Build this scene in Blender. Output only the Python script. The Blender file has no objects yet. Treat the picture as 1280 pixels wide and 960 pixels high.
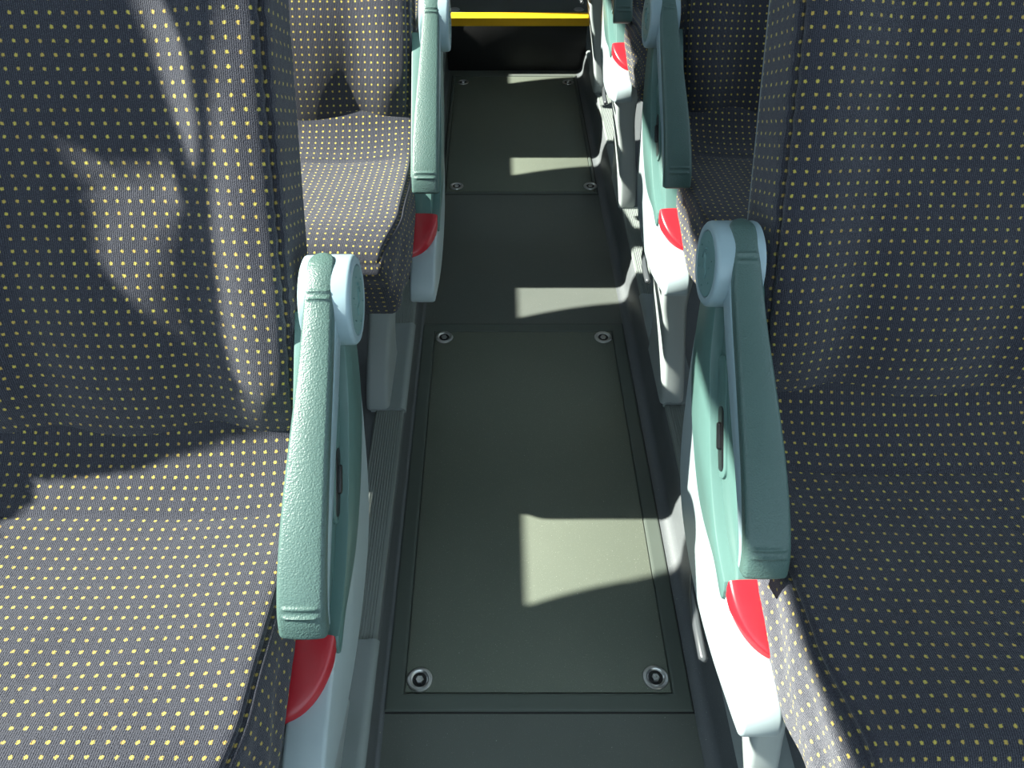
import bpy, bmesh, math, random
from mathutils import Vector, Matrix, noise
random.seed(4)
C = bpy.context.scene.collection
S = bpy.context.scene
R = math.radians

# ------------------------------------------------------------------ camera, light, exposure
cam_d = bpy.data.cameras.new('camera')
cam_d.sensor_width = 36.0
cam_d.lens = 961.0 / 1280.0 * 36.0
cam_d.clip_start = 0.02
cam = bpy.data.objects.new('camera', cam_d)
C.objects.link(cam)
cam.location = (0, 0, 1.32)
cam.rotation_euler = (R(90 - 44.3), 0, 0)
cam_d.shift_x = 21.5 / 1280.0          # the photograph is cropped a little off centre
S.camera = cam

SUN_A, SUN_B = 1.15, -0.10          # metres the light travels right / back per metre of fall
sun_d = bpy.data.lights.new('sun', 'SUN')
sun_d.energy = 21.0
sun_d.color = (1.0, 0.95, 0.87)
sun_d.angle = R(0.6)
sun = bpy.data.objects.new('sun', sun_d)
C.objects.link(sun)
sun.rotation_euler = Vector((-SUN_A, -SUN_B, 1.0)).to_track_quat('Z', 'Y').to_euler()
sun.location = (-6, 0, 6)

world = bpy.data.worlds.new('world')
S.world = world
world.use_nodes = True
wn = world.node_tree.nodes
bg = wn['Background']
bg.inputs[0].default_value = (0.70, 0.84, 1.0, 1)
bg.inputs[1].default_value = 2.25

S.view_settings.view_transform = 'Standard'
S.view_settings.look = 'None'
S.view_settings.gamma = 1.0
S.view_settings.use_curve_mapping = False
S.view_settings.exposure = 0.35

# ------------------------------------------------------------------ materials
def new_mat(name):
    m = bpy.data.materials.new(name); m.use_nodes = True
    nt = m.node_tree
    return m, nt, nt.nodes['Principled BSDF']

def N(nt, typ, **kw):
    n = nt.nodes.new(typ)
    for k, v in kw.items():
        setattr(n, k, v)
    return n

def math_n(nt, op, a, b=None, c=None):
    n = nt.nodes.new('ShaderNodeMath'); n.operation = op
    for i, v in enumerate((a, b, c)):
        if v is None: continue
        if isinstance(v, (int, float)): n.inputs[i].default_value = v
        else: nt.links.new(v, n.inputs[i])
    return n.outputs[0]

def mix_col(nt, f, a, b):
    n = nt.nodes.new('ShaderNodeMix'); n.data_type = 'RGBA'
    if isinstance(f, (int, float)): n.inputs[0].default_value = f
    else: nt.links.new(f, n.inputs[0])
    for i, v in ((6, a), (7, b)):
        if isinstance(v, tuple): n.inputs[i].default_value = (*v, 1)
        else: nt.links.new(v, n.inputs[i])
    return n.outputs[2]

def noise_n(nt, vec, scale, detail=2, rough=0.5):
    n = nt.nodes.new('ShaderNodeTexNoise')
    n.inputs['Scale'].default_value = scale
    n.inputs['Detail'].default_value = detail
    n.inputs['Roughness'].default_value = rough
    nt.links.new(vec, n.inputs['Vector'])
    return n.outputs['Fac']

def bump(nt, bsdf, h, strength, dist):
    b = nt.nodes.new('ShaderNodeBump')
    b.inputs['Strength'].default_value = strength
    b.inputs['Distance'].default_value = dist
    nt.links.new(h, b.inputs['Height'])
    nt.links.new(b.outputs[0], bsdf.inputs['Normal'])

def fabric_mat(name, base1, base2, dot=True):
    m, nt, b = new_mat(name)
    uv = N(nt, 'ShaderNodeUVMap'); uv.uv_map = 'UVMap'
    sep = N(nt, 'ShaderNodeSeparateXYZ'); nt.links.new(uv.outputs[0], sep.inputs[0])
    P = 0.0132
    n1 = noise_n(nt, uv.outputs[0], 900, 2)
    n2 = noise_n(nt, uv.outputs[0], 35, 3)
    # grain of the velour plus fine woven ribs
    rib = math_n(nt, 'SINE', math_n(nt, 'MULTIPLY', sep.outputs[0], 2 * math.pi / 0.0022))
    rib01 = math_n(nt, 'MULTIPLY_ADD', rib, 0.5, 0.5)
    f = math_n(nt, 'ADD', math_n(nt, 'MULTIPLY', n1, 0.8), math_n(nt, 'MULTIPLY', rib01, 0.2))
    rr = N(nt, 'ShaderNodeValToRGB'); nt.links.new(f, rr.inputs[0])
    rr.color_ramp.elements[0].position = 0.30; rr.color_ramp.elements[0].color = (*base1, 1)
    rr.color_ramp.elements[1].position = 0.72; rr.color_ramp.elements[1].color = (*base2, 1)
    col = rr.outputs[0]
    # wobble the dot outline a little
    wob = N(nt, 'ShaderNodeTexNoise'); wob.inputs['Scale'].default_value = 620
    nt.links.new(uv.outputs[0], wob.inputs['Vector'])
    ws = N(nt, 'ShaderNodeSeparateColor'); nt.links.new(wob.outputs['Color'], ws.inputs[0])
    du = math_n(nt, 'MULTIPLY_ADD', ws.outputs[0], 0.0026, -0.0013)
    dv = math_n(nt, 'MULTIPLY_ADD', ws.outputs[1], 0.0026, -0.0013)
    cu = math_n(nt, 'DIVIDE', math_n(nt, 'ADD', sep.outputs[0], du), P)
    cv = math_n(nt, 'DIVIDE', math_n(nt, 'ADD', sep.outputs[1], dv), P)
    fu = math_n(nt, 'ABSOLUTE', math_n(nt, 'SUBTRACT', math_n(nt, 'FRACT', cu), 0.5))
    fv = math_n(nt, 'ABSOLUTE', math_n(nt, 'SUBTRACT', math_n(nt, 'FRACT', cv), 0.5))
    d = math_n(nt, 'POWER', math_n(nt, 'ADD', math_n(nt, 'POWER', fu, 3.0), math_n(nt, 'POWER', fv, 3.0)), 0.3333)
    mask = N(nt, 'ShaderNodeMapRange'); mask.inputs['From Min'].default_value = 0.160
    mask.inputs['From Max'].default_value = 0.095; nt.links.new(d, mask.inputs['Value'])
    # each dot has a slightly different thread colour
    cell = N(nt, 'ShaderNodeCombineXYZ')
    nt.links.new(math_n(nt, 'FLOOR', cu), cell.inputs[0]); nt.links.new(math_n(nt, 'FLOOR', cv), cell.inputs[1])
    wn_ = N(nt, 'ShaderNodeTexWhiteNoise'); wn_.noise_dimensions = '3D'; nt.links.new(cell.outputs[0], wn_.inputs[0])
    dcol = mix_col(nt, wn_.outputs['Value'], (0.60, 0.50, 0.085), (0.54, 0.36, 0.075))
    fac = math_n(nt, 'MULTIPLY', mask.outputs[0], math_n(nt, 'MULTIPLY_ADD', n1, 0.7, 0.55))
    fac2 = N(nt, 'ShaderNodeClamp'); nt.links.new(fac, fac2.inputs[0])
    col2 = mix_col(nt, fac2.outputs[0], col, dcol)
    nt.links.new(col2, b.inputs['Base Color'])
    b.inputs['Roughness'].default_value = 0.9
    b.inputs['Specular IOR Level'].default_value = 0.2
    b.inputs['Sheen Weight'].default_value = 0.22
    b.inputs['Sheen Roughness'].default_value = 0.45
    b.inputs['Sheen Tint'].default_value = (0.95, 0.95, 1.0, 1)
    h = math_n(nt, 'ADD', math_n(nt, 'MULTIPLY', f, 1.0), math_n(nt, 'MULTIPLY', n2, 1.2))
    bump(nt, b, h, 0.85, 0.0026)
    return m

def plastic(name, col, rough=0.45, grain=0.0, gscale=900, var=0.04, spec=0.5):
    m, nt, b = new_mat(name)
    tc = N(nt, 'ShaderNodeTexCoord')
    n = noise_n(nt, tc.outputs['Object'], 14, 4)
    c2 = tuple(min(1, c * (1 - var * 3)) for c in col)
    nt.links.new(mix_col(nt, n, col, c2), b.inputs['Base Color'])
    b.inputs['Roughness'].default_value = rough
    b.inputs['Specular IOR Level'].default_value = spec
    if grain:
        g = noise_n(nt, tc.outputs['Object'], gscale, 3)
        bump(nt, b, g, grain, 0.0008)
    return m

def leather(name, col):
    m, nt, b = new_mat(name)
    tc = N(nt, 'ShaderNodeTexCoord')
    v = N(nt, 'ShaderNodeTexVoronoi'); v.feature = 'SMOOTH_F1'; v.inputs['Scale'].default_value = 620
    nt.links.new(tc.outputs['Object'], v.inputs['Vector'])
    n = noise_n(nt, tc.outputs['Object'], 300, 3)
    n2 = noise_n(nt, tc.outputs['Object'], 18, 3)
    nt.links.new(mix_col(nt, n2, col, tuple(c * 0.86 for c in col)), b.inputs['Base Color'])
    b.inputs['Roughness'].default_value = 0.42
    h = math_n(nt, 'ADD', v.outputs['Distance'], math_n(nt, 'MULTIPLY', n, 0.8))
    bump(nt, b, h, 0.5, 0.0009)
    return m

def vinyl(name, c1, c2, rough=0.6, spec=0.5):
    """dark rubbery floor covering full of fine mineral speckle"""
    m, nt, b = new_mat(name)
    tc = N(nt, 'ShaderNodeTexCoord')
    n1 = noise_n(nt, tc.outputs['Object'], 480, 3, 0.7)
    n2 = noise_n(nt, tc.outputs['Object'], 5, 5, 0.6)
    mp = N(nt, 'ShaderNodeMapRange'); mp.inputs['From Min'].default_value = 0.62; mp.inputs['From Max'].default_value = 0.72
    nt.links.new(n1, mp.inputs['Value'])
    n3 = noise_n(nt, tc.outputs['Object'], 260, 1)
    mp2 = N(nt, 'ShaderNodeMapRange'); mp2.inputs['From Min'].default_value = 0.78; mp2.inputs['From Max'].default_value = 0.80
    nt.links.new(n3, mp2.inputs['Value'])
    base = mix_col(nt, n2, c1, c2)
    base = mix_col(nt, math_n(nt, 'MULTIPLY', mp.outputs[0], 0.7), base, tuple(min(1, c * 2.6) for c in c2))
    base = mix_col(nt, math_n(nt, 'MULTIPLY', mp2.outputs[0], 0.6), base, (0.45, 0.47, 0.42))
    nt.links.new(base, b.inputs['Base Color'])
    b.inputs['Roughness'].default_value = rough
    b.inputs['Specular IOR Level'].default_value = spec
    bump(nt, b, n1, 0.35, 0.0008)
    return m

def metal(name, col, rough=0.3):
    m, nt, b = new_mat(name)
    tc = N(nt, 'ShaderNodeTexCoord')
    n = noise_n(nt, tc.outputs['Object'], 200, 3)
    nt.links.new(mix_col(nt, n, col, tuple(c * 0.7 for c in col)), b.inputs['Base Color'])
    b.inputs['Metallic'].default_value = 1.0
    b.inputs['Roughness'].default_value = rough
    return m

M = {
 'fabric': fabric_mat('dotted_velour', (0.004, 0.0052, 0.0105), (0.064, 0.0655, 0.084)),
 'fabric_dark': fabric_mat('dotted_velour_side', (0.010, 0.012, 0.020), (0.055, 0.058, 0.075)),
 'pad': leather('armrest_leather', (0.064, 0.116, 0.104)),
 'teal': plastic('teal_plastic', (0.085, 0.165, 0.150), 0.38, 0.12),
 'teal_dark': plastic('teal_recess_plastic', (0.075, 0.16, 0.155), 0.4, 0.1),
 'shell': plastic('light_grey_plastic', (0.36, 0.43, 0.445), 0.38, 0.08),
 'arm': plastic('pale_blue_grey_plastic', (0.28, 0.38, 0.415), 0.35, 0.08),
 'disc': plastic('disc_plastic', (0.13, 0.24, 0.235), 0.45, 0.15),
 'red': plastic('red_plastic', (0.40, 0.016, 0.026), 0.3, 0.0),
 'black': plastic('black_plastic', (0.005, 0.005, 0.006), 0.4, 0.1),
 'leg': plastic('pale_leg_plastic', (0.36, 0.40, 0.395), 0.45, 0.1),
 'cover': plastic('grey_foot_plastic', (0.25, 0.285, 0.28), 0.5, 0.2),
 'rib': plastic('ribbed_trim_grey', (0.21, 0.235, 0.22), 0.55, 0.2),
 'backshell': plastic('seat_back_grey', (0.20, 0.23, 0.24), 0.5, 0.2),
 'floor': vinyl('floor_vinyl', (0.078, 0.090, 0.078), (0.100, 0.108, 0.096)),
 'hatch': vinyl('hatch_vinyl', (0.098, 0.114, 0.088), (0.122, 0.136, 0.106)),
 'hframe': plastic('hatch_frame_rubber', (0.078, 0.094, 0.080), 0.5, 0.25),
 'plinth': vinyl('plinth_vinyl', (0.085, 0.095, 0.100), (0.110, 0.118, 0.122), 0.5),
 'riser': plastic('riser_black', (0.010, 0.010, 0.010), 0.6, 0.2),
 'yellow': plastic('yellow_nosing', (0.95, 0.50, 0.010), 0.45, 0.2),
 'steel': metal('brushed_steel', (0.62, 0.62, 0.60), 0.28),
 'dark_steel': plastic('dark_lever', (0.055, 0.06, 0.065), 0.3),
 'wall': plastic('bus_lining', (0.45, 0.46, 0.46), 0.7, 0.2),
 'ceil': plastic('bus_ceiling', (0.62, 0.63, 0.62), 0.8, 0.2),
}
def glass_mat():
    m = bpy.data.materials.new('window_glass'); m.use_nodes = True
    nt = m.node_tree; nt.nodes.clear()
    o = nt.nodes.new('ShaderNodeOutputMaterial'); mx = nt.nodes.new('ShaderNodeMixShader')
    t = nt.nodes.new('ShaderNodeBsdfTransparent'); t.inputs[0].default_value = (0.93, 0.96, 0.95, 1)
    g = nt.nodes.new('ShaderNodeBsdfGlossy'); g.inputs['Roughness'].default_value = 0.02
    mx.inputs[0].default_value = 0.06
    nt.links.new(t.outputs[0], mx.inputs[1]); nt.links.new(g.outputs[0], mx.inputs[2])
    nt.links.new(mx.outputs[0], o.inputs[0])
    return m
M['glass'] = glass_mat()

# ------------------------------------------------------------------ mesh helpers
def make(name, bm, mat, parent=None, smooth=True, sgn=1, off=(0, 0, 0), angle=35):
    """bm in seat coordinates; off is subtracted, x mirrored for the left side"""
    for v in bm.verts:
        v.co = Vector((sgn * (v.co.x - off[0]), v.co.y - off[1], v.co.z - off[2]))
    if sgn < 0:
        bmesh.ops.reverse_faces(bm, faces=bm.faces[:])
    me = bpy.data.meshes.new(name)
    for f in bm.faces: f.smooth = smooth
    if smooth:
        lim = R(angle)
        for e in bm.edges:
            if len(e.link_faces) == 2 and e.calc_face_angle(0) > lim: e.smooth = False
    bm.to_mesh(me); bm.free()
    me.materials.append(M[mat] if isinstance(mat, str) else mat)
    o = bpy.data.objects.new(name, me); C.objects.link(o)
    if parent: o.parent = parent
    return o

def box(bm, x0, x1, y0, y1, z0, z1, bev=0.0, seg=2):
    vs = [bm.verts.new((x, y, z)) for x in (x0, x1) for y in (y0, y1) for z in (z0, z1)]
    q = [(0, 1, 3, 2), (4, 6, 7, 5), (0, 4, 5, 1), (2, 3, 7, 6), (0, 2, 6, 4), (1, 5, 7, 3)]
    fs = [bm.faces.new([vs[i] for i in f]) for f in q]
    if bev:
        es = list({e for f in fs for e in f.edges})
        bmesh.ops.bevel(bm, geom=es, offset=bev, segments=seg, affect='EDGES', profile=0.5)

def catmull(pts, closed=False, n=8):
    out = []
    m = len(pts)
    P = [Vector(p) for p in pts]
    rng = range(m) if closed else range(m - 1)
    for i in rng:
        if closed: a, b, c, d = P[i - 1], P[i], P[(i + 1) % m], P[(i + 2) % m]
        else: a, b, c, d = P[max(i - 1, 0)], P[i], P[i + 1], P[min(i + 2, m - 1)]
        for k in range(n):
            t = k / n
            out.append(0.5 * ((2 * b) + (c - a) * t + (2 * a - 5 * b + 4 * c - d) * t * t + (3 * b - a - 3 * c + d) * t ** 3))
    if not closed: out.append(P[-1])
    return out

def prism(bm, outline, x0, x1, bev=0.003, seg=3, skew=None):
    """outline = (y,z) polygon, extruded over x0..x1, both rims rounded"""
    n = len(outline)
    a = [bm.verts.new((x0, p[0], p[1])) for p in outline]
    b = [bm.verts.new((x1, p[0], p[1])) for p in outline]
    if skew:
        for v in a + b: v.co.x += skew(v.co.y, v.co.z)
    f0 = bm.faces.new(a); f1 = bm.faces.new(b[::-1])
    for i in range(n):
        bm.faces.new((a[i], b[i], b[(i + 1) % n], a[(i + 1) % n]))
    bmesh.ops.recalc_face_normals(bm, faces=bm.faces[:])
    if bev:
        es = list(f0.edges) + list(f1.edges)
        bmesh.ops.bevel(bm, geom=es, offset=bev, segments=seg, affect='EDGES', profile=0.5)
    return bm

def tube(bm, pts, r, seg=8, caps=True):
    rings = []
    P = [Vector(p) for p in pts]
    for i, p in enumerate(P):
        t = (P[min(i + 1, len(P) - 1)] - P[max(i - 1, 0)]).normalized()
        u = t.cross(Vector((0, 0, 1)))
        if u.length < 0.1: u = t.cross(Vector((1, 0, 0)))
        u.normalize(); w = t.cross(u)
        rr = r[i] if isinstance(r, (list, tuple)) else r
        rings.append([bm.verts.new(p + rr * (math.cos(2 * math.pi * k / seg) * u + math.sin(2 * math.pi * k / seg) * w)) for k in range(seg)])
    for a, b in zip(rings, rings[1:]):
        for k in range(seg):
            bm.faces.new((a[k], a[(k + 1) % seg], b[(k + 1) % seg], b[k]))
    if caps:
        bm.faces.new(rings[0][::-1]); bm.faces.new(rings[-1])

def lathe_x(bm, cy, cz, prof, seg=48):
    """revolve (x, radius) profile about the x axis through (cy,cz)"""
    rings = []
    for x, r in prof:
        if r < 1e-6: rings.append([bm.verts.new((x, cy, cz))])
        else: rings.append([bm.verts.new((x, cy + r * math.cos(2 * math.pi * k / seg), cz + r * math.sin(2 * math.pi * k / seg))) for k in range(seg)])
    for a, b in zip(rings, rings[1:]):
        for k in range(seg):
            k2 = (k + 1) % seg
            if len(a) == 1: bm.faces.new((a[0], b[k], b[k2]))
            elif len(b) == 1: bm.faces.new((a[k], b[0], a[k2]))
            else: bm.faces.new((a[k], b[k], b[k2], a[k2]))
    bmesh.ops.recalc_face_normals(bm, faces=bm.faces[:])

def lathe_z(bm, cx, cy, cz, prof, seg=32):
    rings = []
    for r, z in prof:
        if r < 1e-6: rings.append([bm.verts.new((cx, cy, cz + z))])
        else: rings.append([bm.verts.new((cx + r * math.cos(2 * math.pi * k / seg), cy + r * math.sin(2 * math.pi * k / seg), cz + z)) for k in range(seg)])
    for a, b in zip(rings, rings[1:]):
        for k in range(seg):
            k2 = (k + 1) % seg
            if len(a) == 1: bm.faces.new((a[0], b[k], b[k2]))
            elif len(b) == 1: bm.faces.new((a[k], b[0], a[k2]))
            else: bm.faces.new((a[k], b[k], b[k2], a[k2]))
    bmesh.ops.recalc_face_normals(bm, faces=bm.faces[:])

def cuts(size, r, n):
    s = 6
    e = [r * i / s for i in range(s)]
    mid = [r + (size - 2 * r) * i / n for i in range(n + 1)]
    return e + mid + [size - v for v in reversed(e)]

def rpanel(LX, LT, LD, r, fn, nx, ntt, nd, seam=0.0):
    """rounded upholstered slab in (x, t, d); d=0 is the face one sits on.
    fn(x,t,d) maps it into place; uvs are the flat cloth panels in metres."""
    bm = bmesh.new()
    uvl = bm.loops.layers.uv.new('UVMap')
    X, T, D = cuts(LX, r, nx), cuts(LT, r, ntt), cuts(LD, r, nd)
    dims = (LX, LT, LD)
    cs = (X, T, D)
    def put(ax, side):
        a, b = [i for i in range(3) if i != ax]
        ga, gb = cs[a], cs[b]
        grid = []
        for u in ga:
            row = []
            for v in gb:
                p = [0, 0, 0]; p[a] = u; p[b] = v; p[ax] = dims[ax] if side else 0
                row.append((bm.verts.new(p), u, v))
            grid.append(row)
        for i in range(len(ga) - 1):
            for j in range(len(gb) - 1):
                q = [grid[i][j], grid[i + 1][j], grid[i + 1][j + 1], grid[i][j + 1]]
                f = bm.faces.new([k[0] for k in q])
                for l, k in zip(f.loops, q):
                    if ax == 2: l[uvl].uv = (k[1] + 0.0066, k[2])
                    elif ax == 0: l[uvl].uv = (k[2] + 0.004, k[1])
                    else: l[uvl].uv = (k[1] + 0.0066, k[2])
    for ax in range(3):
        for side in (0, 1): put(ax, side)
    bmesh.ops.remove_doubles(bm, verts=bm.verts[:], dist=1e-6)
    bmesh.ops.recalc_face_normals(bm, faces=bm.faces[:])
    for v in bm.verts:
        p = v.co
        q = Vector([min(max(p[i], r), dims[i] - r) for i in range(3)])
        d = p - q
        if d.length > 1e-9:
            dn = d.normalized()
            rr = r
            if seam and dn.z < -0.05:
                side = math.hypot(dn.x, dn.y)
                w = math.exp(-((side + dn.z) / 0.16) ** 2)
                rr = r - seam * w
                w2 = math.exp(-((side + dn.z) / 0.6) ** 2) - w
                rr += 0.35 * seam * max(w2, 0)
            v.co = q + rr * dn
    for v in bm.verts:
        v.co = Vector(fn(v.co.x, v.co.y, v.co.z))
    bm.normal_update()
    return bm

class Curve2:
    """arc-length curve in the y-z plane"""
    def __init__(s, pts):
        s.p = catmull([Vector((a, b, 0)) for a, b in pts], n=16)
        s.l = [0]
        for a, b in zip(s.p, s.p[1:]): s.l.append(s.l[-1] + (b - a).length)
        s.L = s.l[-1]
    def at(s, t):
        if t <= 0: i = 0
        elif t >= s.L: i = len(s.p) - 2
        else:
            i = 0
            while s.l[i + 1] < t: i += 1
        a, b = s.p[i], s.p[i + 1]
        k = (t - s.l[i]) / (s.l[i + 1] - s.l[i])
        # smooth tangent
        a0, b0 = s.p[max(i - 1, 0)], s.p[min(i + 2, len(s.p) - 1)]
        t1 = (b - a0).normalized(); t2 = (b0 - a).normalized()
        kk = min(max(k, 0), 1)
        tg = (t1 * (1 - kk) + t2 * kk).normalized()
        q = a + (b - a) * k
        return (q.x, q.y), (tg.x, tg.y)

def sstep(a, b, x):
    t = min(max((x - a) / (b - a), 0), 1)
    return t * t * (3 - 2 * t)

def gauss(x, s): return math.exp(-(x / s) ** 2)

# ------------------------------------------------------------------ object helpers
def tag(o, label=None, cat=None, group=None, kind=None):
    if label: o['label'] = label
    if cat: o['category'] = cat
    if group: o['group'] = group
    if kind: o['kind'] = kind
    return o
def empty(name, loc):
    o = bpy.data.objects.new(name, None); C.objects.link(o); o.location = loc
    o.empty_display_size = 0.1
    return o
def copy_tree(o, parent=None):
    c = o.copy(); C.objects.link(c); c.parent = parent
    for ch in [x for x in bpy.data.objects if x.parent == o]: copy_tree(ch, c)
    return c

# ------------------------------------------------------------------ the bus body
XL, XR = -0.200, 0.378           # edges of the sunken aisle
LEDGE = 0.085
WL, WR = -1.20, 1.36
Y0, Y1 = -1.6, 5.2
STEP_Y, STEP_Z = 3.235, 0.215

bm = bmesh.new()
box(bm, XL - 0.05, XR + 0.05, Y0, STEP_Y + 0.05, -0.05, 0.0)
o = make('floor', bm, 'floor', smooth=False); tag(o, kind='structure')

bm = bmesh.new()
box(bm, XL - 0.0, XR + 0.0, STEP_Y + 0.03, Y1, 0.0, STEP_Z)
o = make('floor_upper', bm, 'floor', smooth=False); tag(o, kind='structure')
bm = bmesh.new()
box(bm, XL + 0.003, XR - 0.003, STEP_Y + 0.012, STEP_Y + 0.03, -0.001, STEP_Z - 0.004, 0.002)
o = make('trim_1', bm, 'riser'); tag(o, kind='structure')

# side plinths with a coved foot and a rounded top
def plinth(sg, xe, xw, name):
    # section in (x,z) for the right side, x measured away from the aisle
    r = 0.024 if sg > 0 else 0.0075
    sx = 0.012 if sg > 0 else 0.004
    sec = [(-sx - r - 0.0005, -0.0005), (-sx - r - 0.0005, 0.001)]
    for k in range(0, 9):
        a = k / 8 * math.pi / 2 * 0.92
        sec.append((-sx - r + r * math.sin(a), 0.001 + r * (1 - math.cos(a))))
    sec += [(-sx * 0.8, 0.050), (-sx * 0.4, 0.070), (-0.001, 0.080), (0.003, LEDGE)]
    sec += [(abs(xw - xe), LEDGE), (abs(xw - xe), -0.0005)]
    b = bmesh.new()
    ys = (Y0, Y1)
    ra = [[b.verts.new((xe + sg * x, y, z)) for x, z in sec] for y in ys]
    n = len(sec)
    for i in range(n): b.faces.new((ra[0][i], ra[0][(i + 1) % n], ra[1][(i + 1) % n], ra[1][i]))
    b.faces.new(ra[0]); b.faces.new(ra[1][::-1])
    bmesh.ops.recalc_face_normals(b, faces=b.faces[:])
    ob = make(name, b, 'plinth', angle=50); tag(ob, kind='structure')
plinth(1, XR, WR, 'trim_2')
plinth(-1, XL, WL, 'trim_3')

# ribbed light grey edging on top of each plinth
def ribbed(sg, xe, name):
    b = bmesh.new()
    sec = [(0.0, 0.0), (0.0, 0.0035), (0.002, 0.006)]
    x = 0.008
    sec.append((x, 0.006))
    while x < 0.055:
        sec += [(x + 0.0008, 0.0045), (x + 0.0024, 0.0045), (x + 0.0032, 0.006), (x + 0.0052, 0.006)]
        x += 0.0052
    sec += [(x + 0.004, 0.0)]
    ra = [[b.verts.new((xe + sg * a, y, LEDGE + z - 0.0002)) for a, z in sec] for y in (Y0 + 0.01, Y1 - 0.02)]
    n = len(sec)
    for i in range(n): b.faces.new((ra[0][i], ra[0][(i + 1) % n], ra[1][(i + 1) % n], ra[1][i]))
    b.faces.new(ra[0]); b.faces.new(ra[1][::-1])
    bmesh.ops.recalc_face_normals(b, faces=b.faces[:])
    ob = make(name, b, 'rib', smooth=False); tag(ob, kind='structure')
ribbed(1, XR + 0.001, 'trim_4')
ribbed(-1, XL - 0.001, 'trim_5')

# side walls with long windows
SILL, HEAD = 0.90, 1.955
PILLARS = [(-1.6, -1.5), (-0.02, 0.08), (1.95, 2.05), (3.40, 5.2)]  # last one is a blank panel added to keep sun off the raised floor
def side_wall(x, out, name, sill, head, first):
    b = bmesh.new()
    x0, x1 = sorted((x, x + out * 0.05))
    box(b, x0, x1, Y0, Y1, -0.05, sill)
    box(b, x0, x1, Y0, Y1, head, 2.16)
    for p, q in PILLARS: box(b, x0, x1, p, q, sill, head)
    if out < 0: box(b, x0, x1, Y0, Y1, 0.958, 1.10)      # unseen rail added across the windows to block a band of sun
    ob = make(name, b, 'wall', smooth=False); tag(ob, kind='structure')
    k = first
    for (a, b_), (c, d) in zip(PILLARS, PILLARS[1:]):
        g = bmesh.new()
        xm = x + out * 0.03
        box(g, min(xm, xm + out * 0.006), max(xm, xm + out * 0.006), b_, c, sill, head)
        ob = make('window_%d' % k, g, 'glass', smooth=False); tag(ob, kind='structure'); k += 1
side_wall(WL, -1, 'wall_left', SILL, HEAD, 1)
side_wall(WR, 1, 'wall_right', 0.95, 1.85, 4)
bm = bmesh.new(); box(bm, WL - 0.05, WR + 0.05, Y0, Y1, 2.16, 2.2)
tag(make('ceiling', bm, 'ceil', smooth=False), kind='structure')
bm = bmesh.new(); box(bm, WL - 0.05, WR + 0.05, Y1, Y1 + 0.05, -0.05, 2.2)
tag(make('wall_back', bm, 'wall', smooth=False), kind='structure')
bm = bmesh.new()
box(bm, WL - 0.05, WR + 0.05, Y0 - 0.05, Y0, -0.05, 0.8)
box(bm, WL - 0.05, WR + 0.05, Y0 - 0.05, Y0, 2.05, 2.2)
tag(make('wall_front', bm, 'wall', smooth=False), kind='structure')
bm = bmesh.new(); box(bm, WL - 0.05, WR + 0.05, Y0 - 0.03, Y0 - 0.024, 0.8, 2.05)
tag(make('window_7', bm, 'glass', smooth=False), kind='structure')

# ------------------------------------------------------------------ seats
FRONT = [(0.238, 0.600), (0.262, 0.617), (0.32, 0.624), (0.42, 0.618), (0.52, 0.603), (0.60, 0.600), (0.66, 0.622), (0.70, 0.655), (0.74, 0.68)]
BACK = [(0.668, 0.560), (0.688, 0.64), (0.706, 0.70), (0.735, 0.78), (0.773, 0.86), (0.812, 0.94), (0.856, 1.03), (0.90, 1.12), (0.935, 1.21), (0.96, 1.30), (0.975, 1.37)]
cF, cB = Curve2(FRONT), Curve2(BACK)
OFF = (0.25, 0.60, LEDGE)
PAD = [(0.436, 0.612), (0.452, 0.643), (0.503, 0.689), (0.573, 0.738), (0.645, 0.785), (0.682, 0.813), (0.710, 0.836), (0.732, 0.8455), (0.752, 0.8445)]
cP = Curve2(PAD)

def build_cushion(root, sg):
    W = 0.437
    def fn(x, t, d):
        (y, z), tg = cF.at(t)
        e = min(x, W - x)
        # hollow sitting area between raised flanks
        z -= 0.012 * math.sin(math.pi * x / W) * sstep(0.06, 0.2, t) * (1 - d / 0.15)
        z -= d
        # plan corners pull in towards the front
        pull = 0.028 * (1 - sstep(0.0, 0.13, t)) * (1 - 0.85 * min(d / 0.14, 1))
        cx = (x - W / 2) / (W / 2)
        xx = x - pull * cx * abs(cx) ** 3
        # flank swells outwards below the seam
        xx += -0.007 * math.sin(math.pi * min(d / 0.14, 1)) * (1 if cx < 0 else -1) * (abs(cx) > 0.9)
        # stitched seam across and soft folds
        z -= 0.0035 * gauss(t - 0.366, 0.0035) * sstep(0.03, 0.05, e) * (d < 0.07)
        w = noise.noise(Vector((x * 9, t * 9, 2.0))) * 0.004
        fold = math.sin((x * 0.8 + t * 0.5) * 46) * 0.0011 * sstep(0.1, 0.2, t) * (1 - sstep(0.3, 0.36, t))
        if d < 0.07: z += w + fold
        if abs(cx) > 0.93 and d > 0.01:
            wr = math.sin((t * 0.55 + d * 1.0) * 95 + noise.noise(Vector((t * 8, d * 8, 7))) * 3) * 0.0028
            xx += wr * sstep(0.01, 0.05, d) * (1 - sstep(0.2, 0.32, t))
        y += (0.016 * (max(d, 0.0) / 0.14) ** 1.6 - 0.006 * math.sin(math.pi * min(d / 0.05, 1))) * (1 - sstep(0.0, 0.06, t))
        z += 0.026 * (d / 0.15) * (1 - sstep(0.0, 0.22, t))
        return ((0.038 if sg > 0 else 0.047) + xx, y, z)
    b = rpanel(W, cF.L, 0.15, 0.020, fn, 44, 60, 12, seam=0.0036)
    return make('cushion', b, 'fabric', root, sgn=sg, off=OFF, angle=60)

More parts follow.
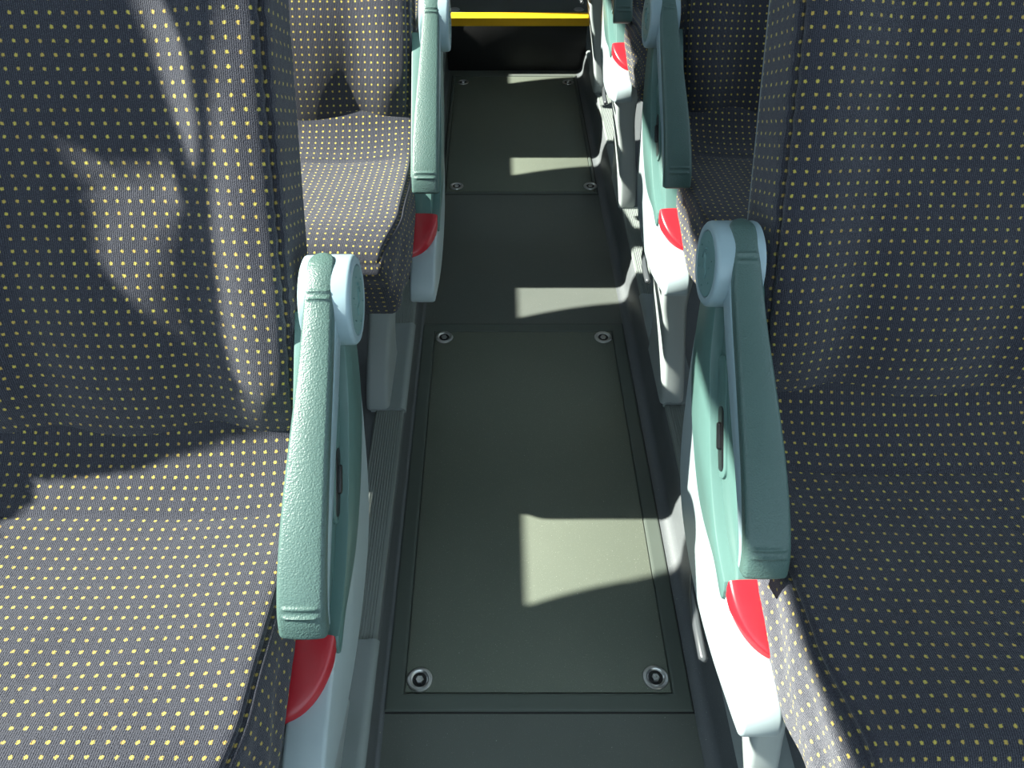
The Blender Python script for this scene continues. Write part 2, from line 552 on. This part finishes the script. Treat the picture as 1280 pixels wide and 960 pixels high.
def build_back(root, sg, th=0.100):
    W = 0.425
    def fn(x, t, d):
        (y, z), (ty, tz) = cB.at(t)
        ny, nz = -tz, ty
        e = min(x, W - x)
        # side bolsters stand proud of the hollow centre
        bol = 0.030 * (1 - sstep(0.035, 0.135, e)) * sstep(0.02, 0.16, t)
        belly = 0.016 * math.sin(math.pi * min(t / 0.34, 1)) * sstep(0.08, 0.2, e)
        f = (1 - min(d / th, 1))
        off = (bol + belly - 0.010) * f
        off -= 0.004 * gauss(t - 0.368, 0.0035) * sstep(0.10, 0.15, e) * (d < 0.05)
        off += noise.noise(Vector((x * 8, t * 8, 5.0))) * 0.004 * f
        dd = d - off
        cx = (x - W / 2) / (W / 2)
        xx = x
        if abs(cx) > 0.9: xx += 0.0015 * math.sin(t * 260 + 3 * noise.noise(Vector((t * 30, d * 20, 1)))) * gauss(d - 0.03, 0.03)
        # narrower foot that tucks in beside the cushion
        xx -= cx * 0.016 * (1 - sstep(0.0, 0.22, t))
        return (0.048 + xx, y - ny * dd, z - nz * dd)
    b = rpanel(W, cB.L, th, 0.022, fn, 44, 84, 8, seam=0.005)
    ob = make('backrest', b, 'fabric', root, sgn=sg, off=OFF, angle=60)
    # plastic rear shell
    def fn2(x, t, d):
        (y, z), (ty, tz) = cB.at(t + 0.03)
        return (0.056 + x, y + tz * (th - 0.004 + d), z - ty * (th - 0.004 + d))
    b = rpanel(W - 0.016, cB.L - 0.05, 0.018, 0.008, fn2, 10, 24, 2)
    make('back_shell', b, 'backshell', root, sgn=sg, off=OFF)
    return ob

SHELL = [(0.334, 0.452), (0.342, 0.478), (0.372, 0.497), (0.420, 0.512), (0.470, 0.524), (0.53, 0.540), (0.594, 0.573), (0.65, 0.614), (0.705, 0.668), (0.750, 0.728), (0.776, 0.752), (0.790, 0.71), (0.786, 0.64),
         (0.765, 0.56), (0.730, 0.475), (0.68, 0.425), (0.61, 0.403), (0.53, 0.398), (0.45, 0.410), (0.385, 0.430), (0.350, 0.442)]
def build_side(root, sg):
    b = bmesh.new()
    prism(b, [(p.x, p.y) for p in catmull([(a, c, 0) for a, c in SHELL], True, 5)], 0.0, 0.046, 0.0055, 3)
    sh = make('side_panel', b, 'shell', root, sgn=sg, off=OFF)
    # teal inset : lower, raised field up to the ridge
    low = catmull([(0.468, 0.530, 0), (0.470, 0.512, 0), (0.518, 0.519, 0), (0.58, 0.515, 0), (0.632, 0.525, 0), (0.70, 0.562, 0), (0.754, 0.615, 0), (0.782, 0.70, 0), (0.783, 0.765, 0)], n=6)
    up = catmull([(0.735, 0.775, 0), (0.70, 0.690, 0), (0.65, 0.632, 0), (0.594, 0.582, 0), (0.53, 0.548, 0), (0.475, 0.538, 0)], n=6)
    b = bmesh.new()
    prism(b, [(p.x, p.y) for p in low + up], -0.004, 0.040, 0.002, 2)
    make('inset_panel', b, 'teal', sh, sgn=sg, off=OFF)
    # recessed upper field beneath the armrest
    rec = catmull([(0.470, 0.525, 0), (0.53, 0.545, 0), (0.594, 0.575, 0), (0.66, 0.635, 0), (0.71, 0.70, 0), (0.755, 0.772, 0)], n=5)
    rup = catmull([(0.735, 0.780, 0), (0.67, 0.722, 0), (0.60, 0.662, 0), (0.53, 0.598, 0), (0.472, 0.545, 0)], n=5)
    b = bmesh.new()
    prism(b, [(p.x, p.y) for p in rec + rup], 0.010, 0.049, 0.0015, 2)
    rc = make('recessed_panel', b, 'teal', sh, sgn=sg, off=OFF)
    # slot plate with the recline lever
    def slot(length, width, cen, x0, x1, name, mat, par, bev=0.001):
        d = Vector((0.68, 0.735)).normalized(); n = Vector((-d.y, d.x))
        pts = []
        r = width * 0.42
        for sx, sy, a0 in ((1, 1, 0), (-1, 1, 90), (-1, -1, 180), (1, -1, 270)):
            for k in range(5):
                a = R(a0 + 22.5 * k)
                l = sx * (length / 2 - r) + r * math.cos(a); w = sy * (width / 2 - r) + r * math.sin(a)
                q = Vector(cen) + d * l + n * w
                pts.append((q.x, q.y))
        bb = bmesh.new(); prism(bb, pts, x0, x1, bev, 2)
        return make(name, bb, mat, par, sgn=sg, off=OFF)
    pl = slot(0.150, 0.032, (0.640, 0.640), 0.0068, 0.014, 'slot_plate', 'teal', sh, 0.0014)
    slot(0.080, 0.022, (0.622, 0.620), 0.0060, 0.012, 'slot', 'black', sh)
    slot(0.034, 0.010, (0.625, 0.622), 0.002, 0.012, 'recline_lever', 'black', sh, 0.002)
    # red grip: a quarter disc dished over the nose
    b = bmesh.new()
    cx, cy = 0.052, 0.470
    NR, NA = 8, 18
    def top(y): return 0.541 - 0.30 * (0.470 - y) - 2.2 * (0.470 - y) ** 2
    vs = []
    for i in range(NR + 1):
        row = []
        for j in range(NA + 1):
            a = math.pi / 2 * j / NA
            f = i / NR
            rr = math.sin(f * math.pi / 2)
            x = cx - 0.0535 * rr * math.cos(a); y = cy - 0.076 * rr * math.sin(a)
            row.append((x, y, top(y) + 0.010 - 0.005 * f ** 4))
        vs.append(row)
    tp = [[b.verts.new(p) for p in row] for row in vs]
    lw = [b.verts.new((p[0] + 0.001, p[1], p[2] - 0.022)) for p in vs[-1]]
    for i in range(NR):
        for j in range(NA): b.faces.new((tp[i][j], tp[i][j + 1], tp[i + 1][j + 1], tp[i + 1][j]))
    for j in range(NA): b.faces.new((tp[NR][j], tp[NR][j + 1], lw[j + 1], lw[j]))
    # back wall along y = cy and inner wall
    b.faces.new([tp[i][0] for i in range(NR + 1)] + [lw[0]] + [b.verts.new((cx, cy, 0.50))])
    bmesh.ops.remove_doubles(b, verts=b.verts[:], dist=1e-5)
    bmesh.ops.recalc_face_normals(b, faces=b.faces[:])
    rd = make('red_grip', b, 'red', root, sgn=sg, off=OFF, angle=50)
    # small moulded triangle in the grip
    b = bmesh.new()
    z = top(0.448) + 0.0106
    for (dx, dy) in ((0, 0),):
        v = [b.verts.new((0.036 + q[0], 0.450 + q[1], z - 0.3 * 0 + q[1] * 0.35)) for q in ((-0.005, 0), (0.005, 0), (0, -0.005))]
        w = [b.verts.new(k.co - Vector((0, 0, 0.003))) for k in v]
        b.faces.new(v); b.faces.new(w[::-1])
        for k in range(3): b.faces.new((v[k], w[k], w[(k + 1) % 3], v[(k + 1) % 3]))
    bmesh.ops.recalc_face_normals(b, faces=b.faces[:])
    make('grip_mark', b, 'red', rd, sgn=sg, off=OFF)
    # slide lever under the belly
    b = bmesh.new()
    lx = 0.0 if sg > 0 else 0.016
    tube(b, [(lx - 0.004, 0.448, 0.398), (lx - 0.005, 0.453, 0.395), (lx - 0.004, 0.50, 0.393), (lx, 0.545, 0.392), (lx + 0.012, 0.60, 0.395)], [0.003, 0.0062, 0.0062, 0.005, 0.004], 12)
    make('slide_lever', b, 'dark_steel', root, sgn=sg, off=OFF)

def build_arm(root, sg):
    # arm body
    top = [cP.at(cP.L * k / 24) for k in range(25)]
    outl = [(p[0] + q[1] * 0.006, p[1] - q[0] * 0.006) for p, q in top]
    low = []
    for k in range(24, -1, -1):
        (p, q) = top[k]; f = k / 24
        th = 0.020 + 0.014 * math.sin(math.pi * min(f * 0.9, 1)) ** 0.8 + 0.006 * f
        low.append((p[0] + q[1] * th, p[1] - q[0] * th))
    b = bmesh.new()
    prism(b, outl + low, -0.0085, 0.034, 0.004, 3, skew=lambda y, z: 0)
    for v in b.verts:
        if v.co.x > 0.01: v.co.x -= 0.008 * sstep(0.44, 0.72, v.co.y)
    arm = make('armrest', b, 'arm', root, sgn=sg, off=OFF)
    # hub drum with rim
    b = bmesh.new()
    cy, cz = 0.735, 0.797
    lathe_x(b, cy, cz, [(0.031, 0), (0.031, 0.046), (0.0298, 0.0485), (0.027, 0.0495), (-0.019, 0.0495), (-0.0215, 0.0488), (-0.0235, 0.0465), (-0.0240, 0.0440), (-0.0240, 0.0395), (-0.0215, 0.0385), (-0.0215, 0)], 64)
    make('hub', b, 'arm', arm, sgn=sg, off=OFF)
    b = bmesh.new()
    lathe_x(b, cy, cz, [(-0.019, 0.0), (-0.019, 0.0380), (-0.0228, 0.0380), (-0.0238, 0.037), (-0.0242, 0.0)][::-1], 56)
    # moulded symbol: a little seated figure with arrows, and a dot ring
    def st(pts, r=0.0007):
        tube(b, [(-0.0244, cy + u, cz + v) for u, v in pts], r, 6)
    st([(0.004, 0.012), (0.002, 0.004), (-0.001, -0.004), (-0.009, -0.004), (-0.010, -0.013)], 0.0011)
    st([(0.009, 0.011), (0.006, 0.002), (0.003, -0.007)], 0.0008)
    st([(0.012, 0.014), (0.015, 0.007), (0.0145, 0.0)], 0.0006)
    st([(-0.012, 0.002), (-0.016, 0.006)], 0.0006)
    for a in range(0, 360, 60):
        u, v = 0.027 * math.cos(R(a + 20)), 0.027 * math.sin(R(a + 20))
        st([(u, v), (u + 0.0012, v)], 0.0009)
    st([(0.0055, 0.0175), (0.0065, 0.0175)], 0.0022)
    make('hub_disc', b, 'disc', arm, sgn=sg, off=OFF)
    # soft pad
    L = cP.L
    W = 0.044
    def fn(x, t, d):
        (y, z), (ty, tz) = cP.at(t)
        ny, nz = -tz, ty
        f = t / L
        w = 0.048 - 0.018 * sstep(0.05, 1.0, f)
        # rounded far end like an oval tongue
        u = max(0.0, (t - (L - 0.018)) / 0.018)
        left = -0.0100 + 0.0035 * f
        cen = left + w / 2
        w *= math.sqrt(max(1 - u * u, 0.0)) * 0.97 + 0.03
        cx = (x - W / 2)
        crown = 0.0028 * (1 - (cx / (W / 2)) ** 2)
        # two moulded bars at each end
        for tc in (0.026, 0.034, L - 0.052, L - 0.060):
            crown += 0.0020 * gauss(t - tc, 0.0015) * (abs(cx) < 0.016)
        crown += 0.004 * sstep(0.0, 0.9, f) if False else 0
        dd = d - crown * (d < 0.006)
        lift = 0.0055 - 0.0035 * sstep(0.72, 0.92, f)
        return (cen + cx / W * w, y - ny * (dd - lift), z - nz * (dd - lift))
    b = rpanel(W, L, 0.018, 0.005, fn, 14, 320, 3)
    make('armrest_pad', b, 'pad', arm, sgn=sg, off=OFF, angle=60)
    b = bmesh.new()
    return arm

def build_pedestal(root, sg, shift):
    # curved leg: stations of rounded rectangles from foot to top
    b = bmesh.new()
    st = [(0.091, 0.058, 0.110, 0.405, 0.600), (0.12, 0.058, 0.108, 0.408, 0.600), (0.20, 0.052, 0.100, 0.424, 0.590), (0.29, 0.040, 0.088, 0.432, 0.585), (0.36, 0.026, 0.078, 0.424, 0.58), (0.43, 0.018, 0.076, 0.41, 0.58), (0.455, 0.018, 0.076, 0.408, 0.58)]
    zs = catmull([Vector((s[0], s[1], s[2])) for s in st], n=5); ys = catmull([Vector((s[0], s[3], s[4])) for s in st], n=5)
    rings = []
    for a, c in zip(zs, ys):
        x0, x1, y0, y1 = a.y + shift, a.z + shift, c.y, c.z
        r = 0.011
        ring = []
        for (cx, cy, a0) in ((x1 - r, y1 - r, 0), (x0 + r, y1 - r, 90), (x0 + r, y0 + r, 180), (x1 - r, y0 + r, 270)):
            for k in range(5):
                an = R(a0 + 22.5 * k)
                ring.append(b.verts.new((cx + r * math.cos(an), cy + r * math.sin(an), a.x)))
        rings.append(ring)
    n = len(rings[0])
    for p, q in zip(rings, rings[1:]):
        for k in range(n): b.faces.new((p[k], p[(k + 1) % n], q[(k + 1) % n], q[k]))
    b.faces.new(rings[0][::-1]); b.faces.new(rings[-1])
    bmesh.ops.recalc_face_normals(b, faces=b.faces[:])
    ped = make('pedestal', b, 'leg', root, sgn=sg, off=OFF)
    # plain cover clipped over the ribbed edging
    b = bmesh.new()
    xe = -0.020 if sg > 0 else 0.026
    xe = (XR - 0.3105 - 0.001) if sg > 0 else (-XL - 0.174 - 0.001)
    xe += shift
    sec = [(0.0, -0.002), (-0.0025, 0.002), (-0.001, 0.008), (0.004, 0.0125), (0.012, 0.0135), (0.018, 0.011), (0.075, 0.0105), (0.075, 0.0)]
    ra = [[b.verts.new((xe + a, y, LEDGE + 0.001 + z)) for a, z in sec] for y in (0.405, 0.415, 0.790 if sg > 0 else 0.69, 0.80 if sg > 0 else 0.70)]
    for rr in (ra[0], ra[3]):
        for v in rr: v.co.z -= 0.0015
    m_ = len(sec)
    for p, q in zip(ra, ra[1:]):
        for i in range(m_): b.faces.new((p[i], p[(i + 1) % m_], q[(i + 1) % m_], q[i]))
    b.faces.new(ra[0]); b.faces.new(ra[-1][::-1])
    bmesh.ops.recalc_face_normals(b, faces=b.faces[:])
    make('foot_cover', b, 'cover', root, sgn=sg, off=OFF)
    # steel beam under the cushion carrying it
    b = bmesh.new()
    box(b, 0.02, 0.44, 0.46, 0.52, 0.405, 0.46, 0.005)
    box(b, 0.02, 0.44, 0.64, 0.69, 0.405, 0.50, 0.005)
    make('seat_beam', b, 'black', root, sgn=sg, off=OFF)

def seat(sg, X0, y0, shift, label, aisle=True):
    root = empty('bus_seat', (sg * (X0 + 0.25), y0 + 0.60, LEDGE))
    build_cushion(root, sg); build_back(root, sg, 0.100 if aisle else 0.068)
    if aisle:
        build_side(root, sg); build_arm(root, sg); build_pedestal(root, sg, shift)
    else:
        b = bmesh.new()
        box(b, 0.20, 0.25, 0.42, 0.60, LEDGE + 0.0, 0.47, 0.012, 3)
        make('pedestal', b, 'cover', root, sgn=sg, off=OFF)
    tag(root, label, 'seat', 'dotted coach seats along the aisle')
    return root

def recopy(src, sg, X0, y0, label, ped_shift=None, src_shift=0.0):
    r = copy_tree(src)
    r.location = (sg * (X0 + 0.25), y0 + 0.60, LEDGE)
    r['label'] = label
    if ped_shift is not None:
        for ch in [x for x in bpy.data.objects if x.parent == r]:
            if ch.name.split('.')[0] in ('pedestal', 'foot_cover'):
                ch.location.x += sg * (ped_shift - src_shift)
    return r

FR, FL = 0.3105, 0.174
R1 = seat(1, 0.268, 0.0, FR - 0.268, 'nearest aisle seat on the right, navy dotted fabric in shade')
R2 = recopy(R1, 1, 0.3105, 0.789, 'second right-hand aisle seat, just behind the nearest right armrest', 0.0, FR - 0.268)
R3 = recopy(R1, 1, 0.3105, 1.604, 'third right-hand aisle seat, its sunlit cushion flank peeking past the second armrest', 0.0, FR - 0.268)
R4 = recopy(R1, 1, 0.3105, 2.41, 'farthest right-hand aisle seat, only its pale pedestal seen beside the yellow step', 0.0, FR - 0.268)
L1 = seat(-1, 0.174, -0.067, 0.0, 'nearest aisle seat on the left, charcoal dotted fabric crossed by sun and shadow')
L2 = recopy(L1, -1, 0.108, 0.771, 'second left-hand aisle seat, its dotted cushion in full sun, pushed towards the aisle', FL - 0.108)
L3 = recopy(L1, -1, 0.150, 1.565, 'third left-hand aisle seat, mostly hidden behind the second left armrest', FL - 0.150)
L4 = recopy(L1, -1, 0.174, 2.31, 'farthest left-hand aisle seat, next to the yellow step edge')
W1 = seat(-1, 0.174 + 0.485, -0.095, 0, 'window seat beside the nearest left aisle seat', aisle=False)
recopy(W1, -1, 0.659, 0.765, 'window seat beside the second left aisle seat')
recopy(W1, -1, 0.659, 1.520, 'window seat beside the third left aisle seat')
recopy(W1, -1, 0.659, 2.265, 'window seat beside the farthest left aisle seat')
V1 = seat(1, 0.3105 + 0.475, 0.0, 0, 'window seat beside the nearest right aisle seat', aisle=False)
recopy(V1, 1, 0.7855, 0.789, 'window seat beside the second right aisle seat')

# ------------------------------------------------------------------ floor hatches
def hatch(x0, x1, y0, y1, fr, screws, label):
    cx, cy = (x0 + x1) / 2, (y0 + y1) / 2
    root = empty('floor_hatch', (cx, cy, 0.0))
    off = (cx, cy, 0.0)
    b = bmesh.new()
    box(b, x0 + fr + 0.0012, x1 - fr - 0.0012, y0 + fr + 0.0012, y1 - fr - 0.0012, 0.0002, 0.0038, 0.0010, 2)
    make('hatch_panel', b, 'hatch', root, off=off)
    # mitred rubber frame: bevelled profile swept round the rectangle
    prof = [(0.0, 0.0003), (0.0012, 0.0034), (0.004, 0.0042), (fr - 0.006, 0.0048), (fr - 0.002, 0.0042), (fr, 0.0008)]
    b = bmesh.new()
    rings = []
    for d, z in prof:
        rings.append([b.verts.new(p) for p in ((x0 + d, y0 + d, z), (x1 - d, y0 + d, z), (x1 - d, y1 - d, z), (x0 + d, y1 - d, z))])
    for p, q in zip(rings, rings[1:]):
        for k in range(4): b.faces.new((p[k], p[(k + 1) % 4], q[(k + 1) % 4], q[k]))
    bmesh.ops.recalc_face_normals(b, faces=b.faces[:])
    make('hatch_frame', b, 'hframe', root, off=off, smooth=False)
    # black joint that the frame sits in
    b = bmesh.new()
    e = 0.003
    for a in ((x0 - e, x1 + e, y0 - e, y0), (x0 - e, x1 + e, y1, y1 + e), (x0 - e, x0, y0 - e, y1 + e), (x1, x1 + e, y0 - e, y1 + e)):
        box(b, *a, 0.0002, 0.0008)
    make('joint', b, 'riser', root, off=off, smooth=False)
    for sx, sy in screws:
        b = bmesh.new()
        lathe_z(b, sx, sy, 0.0038, [(0.0, 0.0006), (0.0125, 0.0006), (0.0150, 0.0016), (0.0165, 0.0030), (0.0195, 0.0034), (0.0220, 0.0024), (0.0230, 0.0)], 36)
        s = make('screw_cup', b, 'steel', root, off=off)
        b = bmesh.new()
        lathe_z(b, sx, sy, 0.0044, [(0.0060, 0.0002), (0.0138, 0.0002), (0.0142, 0.0004)], 30)
        make('seal', b, 'black', s, off=off)
        b = bmesh.new()
        lathe_z(b, sx, sy, 0.0044, [(0.0, 0.0012), (0.0025, 0.0012), (0.0030, 0.0032), (0.0066, 0.0032), (0.0078, 0.0)], 6)
        make('bolt', b, 'steel', s, off=off, smooth=False)
    tag(root, label, 'hatch', 'floor hatches in the aisle')
    return root
hatch(-0.189, 0.340, 0.549, 1.579, 0.032, [(-0.132, 0.604), (0.283, 0.608), (-0.132, 1.523), (0.283, 1.523)],
      'large dark green floor hatch in the near aisle with four round steel bolts')
hatch(-0.175, 0.338, 2.246, 3.19, 0.012, [(-0.127, 2.292), (0.318, 2.292), (-0.130, 3.12), (0.300, 3.12)],
      'farther floor hatch just in front of the yellow-edged step')

# yellow step edge
b = bmesh.new()
sec = [(STEP_Y, STEP_Z - 0.030), (STEP_Y - 0.002, STEP_Z + 0.001), (STEP_Y + 0.004, STEP_Z + 0.006), (STEP_Y + 0.052, STEP_Z + 0.005), (STEP_Y + 0.054, STEP_Z + 0.0002), (STEP_Y + 0.012, STEP_Z + 0.0002), (STEP_Y + 0.010, STEP_Z - 0.030)]
prism(b, sec, XL - 0.008, XR + 0.008, 0.001, 1)
o = make('step_nosing', b, 'yellow', off=(0, STEP_Y, STEP_Z), angle=25)
o.location = (0, STEP_Y, STEP_Z)
tag(o, 'bright yellow step edge strip across the far end of the aisle', 'step edge')
for sx in (-0.165, 0.345):
    b = bmesh.new()
    lathe_z(b, 0, 0, 0, [(0.0, 0.0012), (0.010, 0.0012), (0.013, 0.0030), (0.018, 0.0034), (0.022, 0.0)], 28)
    o = make('floor_screw', b, 'steel')
    o.location = (sx, STEP_Y + 0.10, STEP_Z)
    tag(o, 'small steel floor screw on the raised floor behind the yellow strip, %s end' % ('left' if sx < 0 else 'right'), 'screw', 'screws behind the yellow strip')

# unseen curtain added at the left window, cut to shape seat and floor shadows
EDGE = [(0.905, 1.95), (0.885, 1.898), (0.865, 1.852), (0.833, 1.78), (0.802, 1.703), (0.771, 1.614), (0.722, 1.498), (0.701, 1.462), (0.686, 1.364), (0.664, 1.298), (0.648, 1.259), (0.64, 1.21), (0.6265, 1.154), (0.586, 1.128), (0.553, 1.118), (0.557, 1.07), (0.837, 1.07), (0.973, 1.35), (1.08, 1.56), (1.22, 1.95)]
LIGHT_GAPS = [[(0.887, 1.762), (0.858, 1.729), (0.831, 1.694), (0.801, 1.65), (0.822, 1.716), (0.851, 1.765), (0.88, 1.795), (0.911, 1.82)], [(0.816, 1.558), (0.814, 1.586), (0.818, 1.627), (0.825, 1.654), (0.808, 1.632), (0.798, 1.62), (0.776, 1.548), (0.728, 1.446), (0.743, 1.462), (0.765, 1.484), (0.797, 1.526)]]  # openings that let slivers of sun onto the near left backrest
def inside(p, poly):
    c = False
    for i in range(len(poly)):
        (x1, y1), (x2, y2) = poly[i - 1], poly[i]
        if (y1 > p[1]) != (y2 > p[1]) and p[0] < (x2 - x1) * (p[1] - y1) / (y2 - y1) + x1: c = not c
    return c
b = bmesh.new(); G = 0.004; vd = {}
def cv(i, j):
    if (i, j) not in vd:
        y, z = 0.50 + i * G, 1.06 + j * G
        s_ = (y - 0.55 * (z - 1.03))
        vd[(i, j)] = b.verts.new((-1.170 + 0.007 * math.sin(s_ * 150 + 2 * z), y, z))
    return vd[(i, j)]
for i in range(180):
    for j in range(222):
        p = (0.50 + (i + 0.5) * G, 1.06 + (j + 0.5) * G)
        if inside(p, EDGE) and not any(inside(p, g) for g in LIGHT_GAPS):
            b.faces.new((cv(i, j), cv(i + 1, j), cv(i + 1, j + 1), cv(i, j + 1)))
M['curtain'] = plastic('shadow_curtain_cloth', (0.06, 0.075, 0.11), 0.95, 0.4)
cu = make('window_curtain', b, 'curtain', off=(-1.17, 0.8, 1.07))
cu.location = (-1.17, 0.8, 1.07)
md = cu.modifiers.new('solid', 'SOLIDIFY'); md.thickness = 0.003
tag(cu, 'unseen dark curtain added at the left window to cast shadow on the nearest seats', 'curtain')
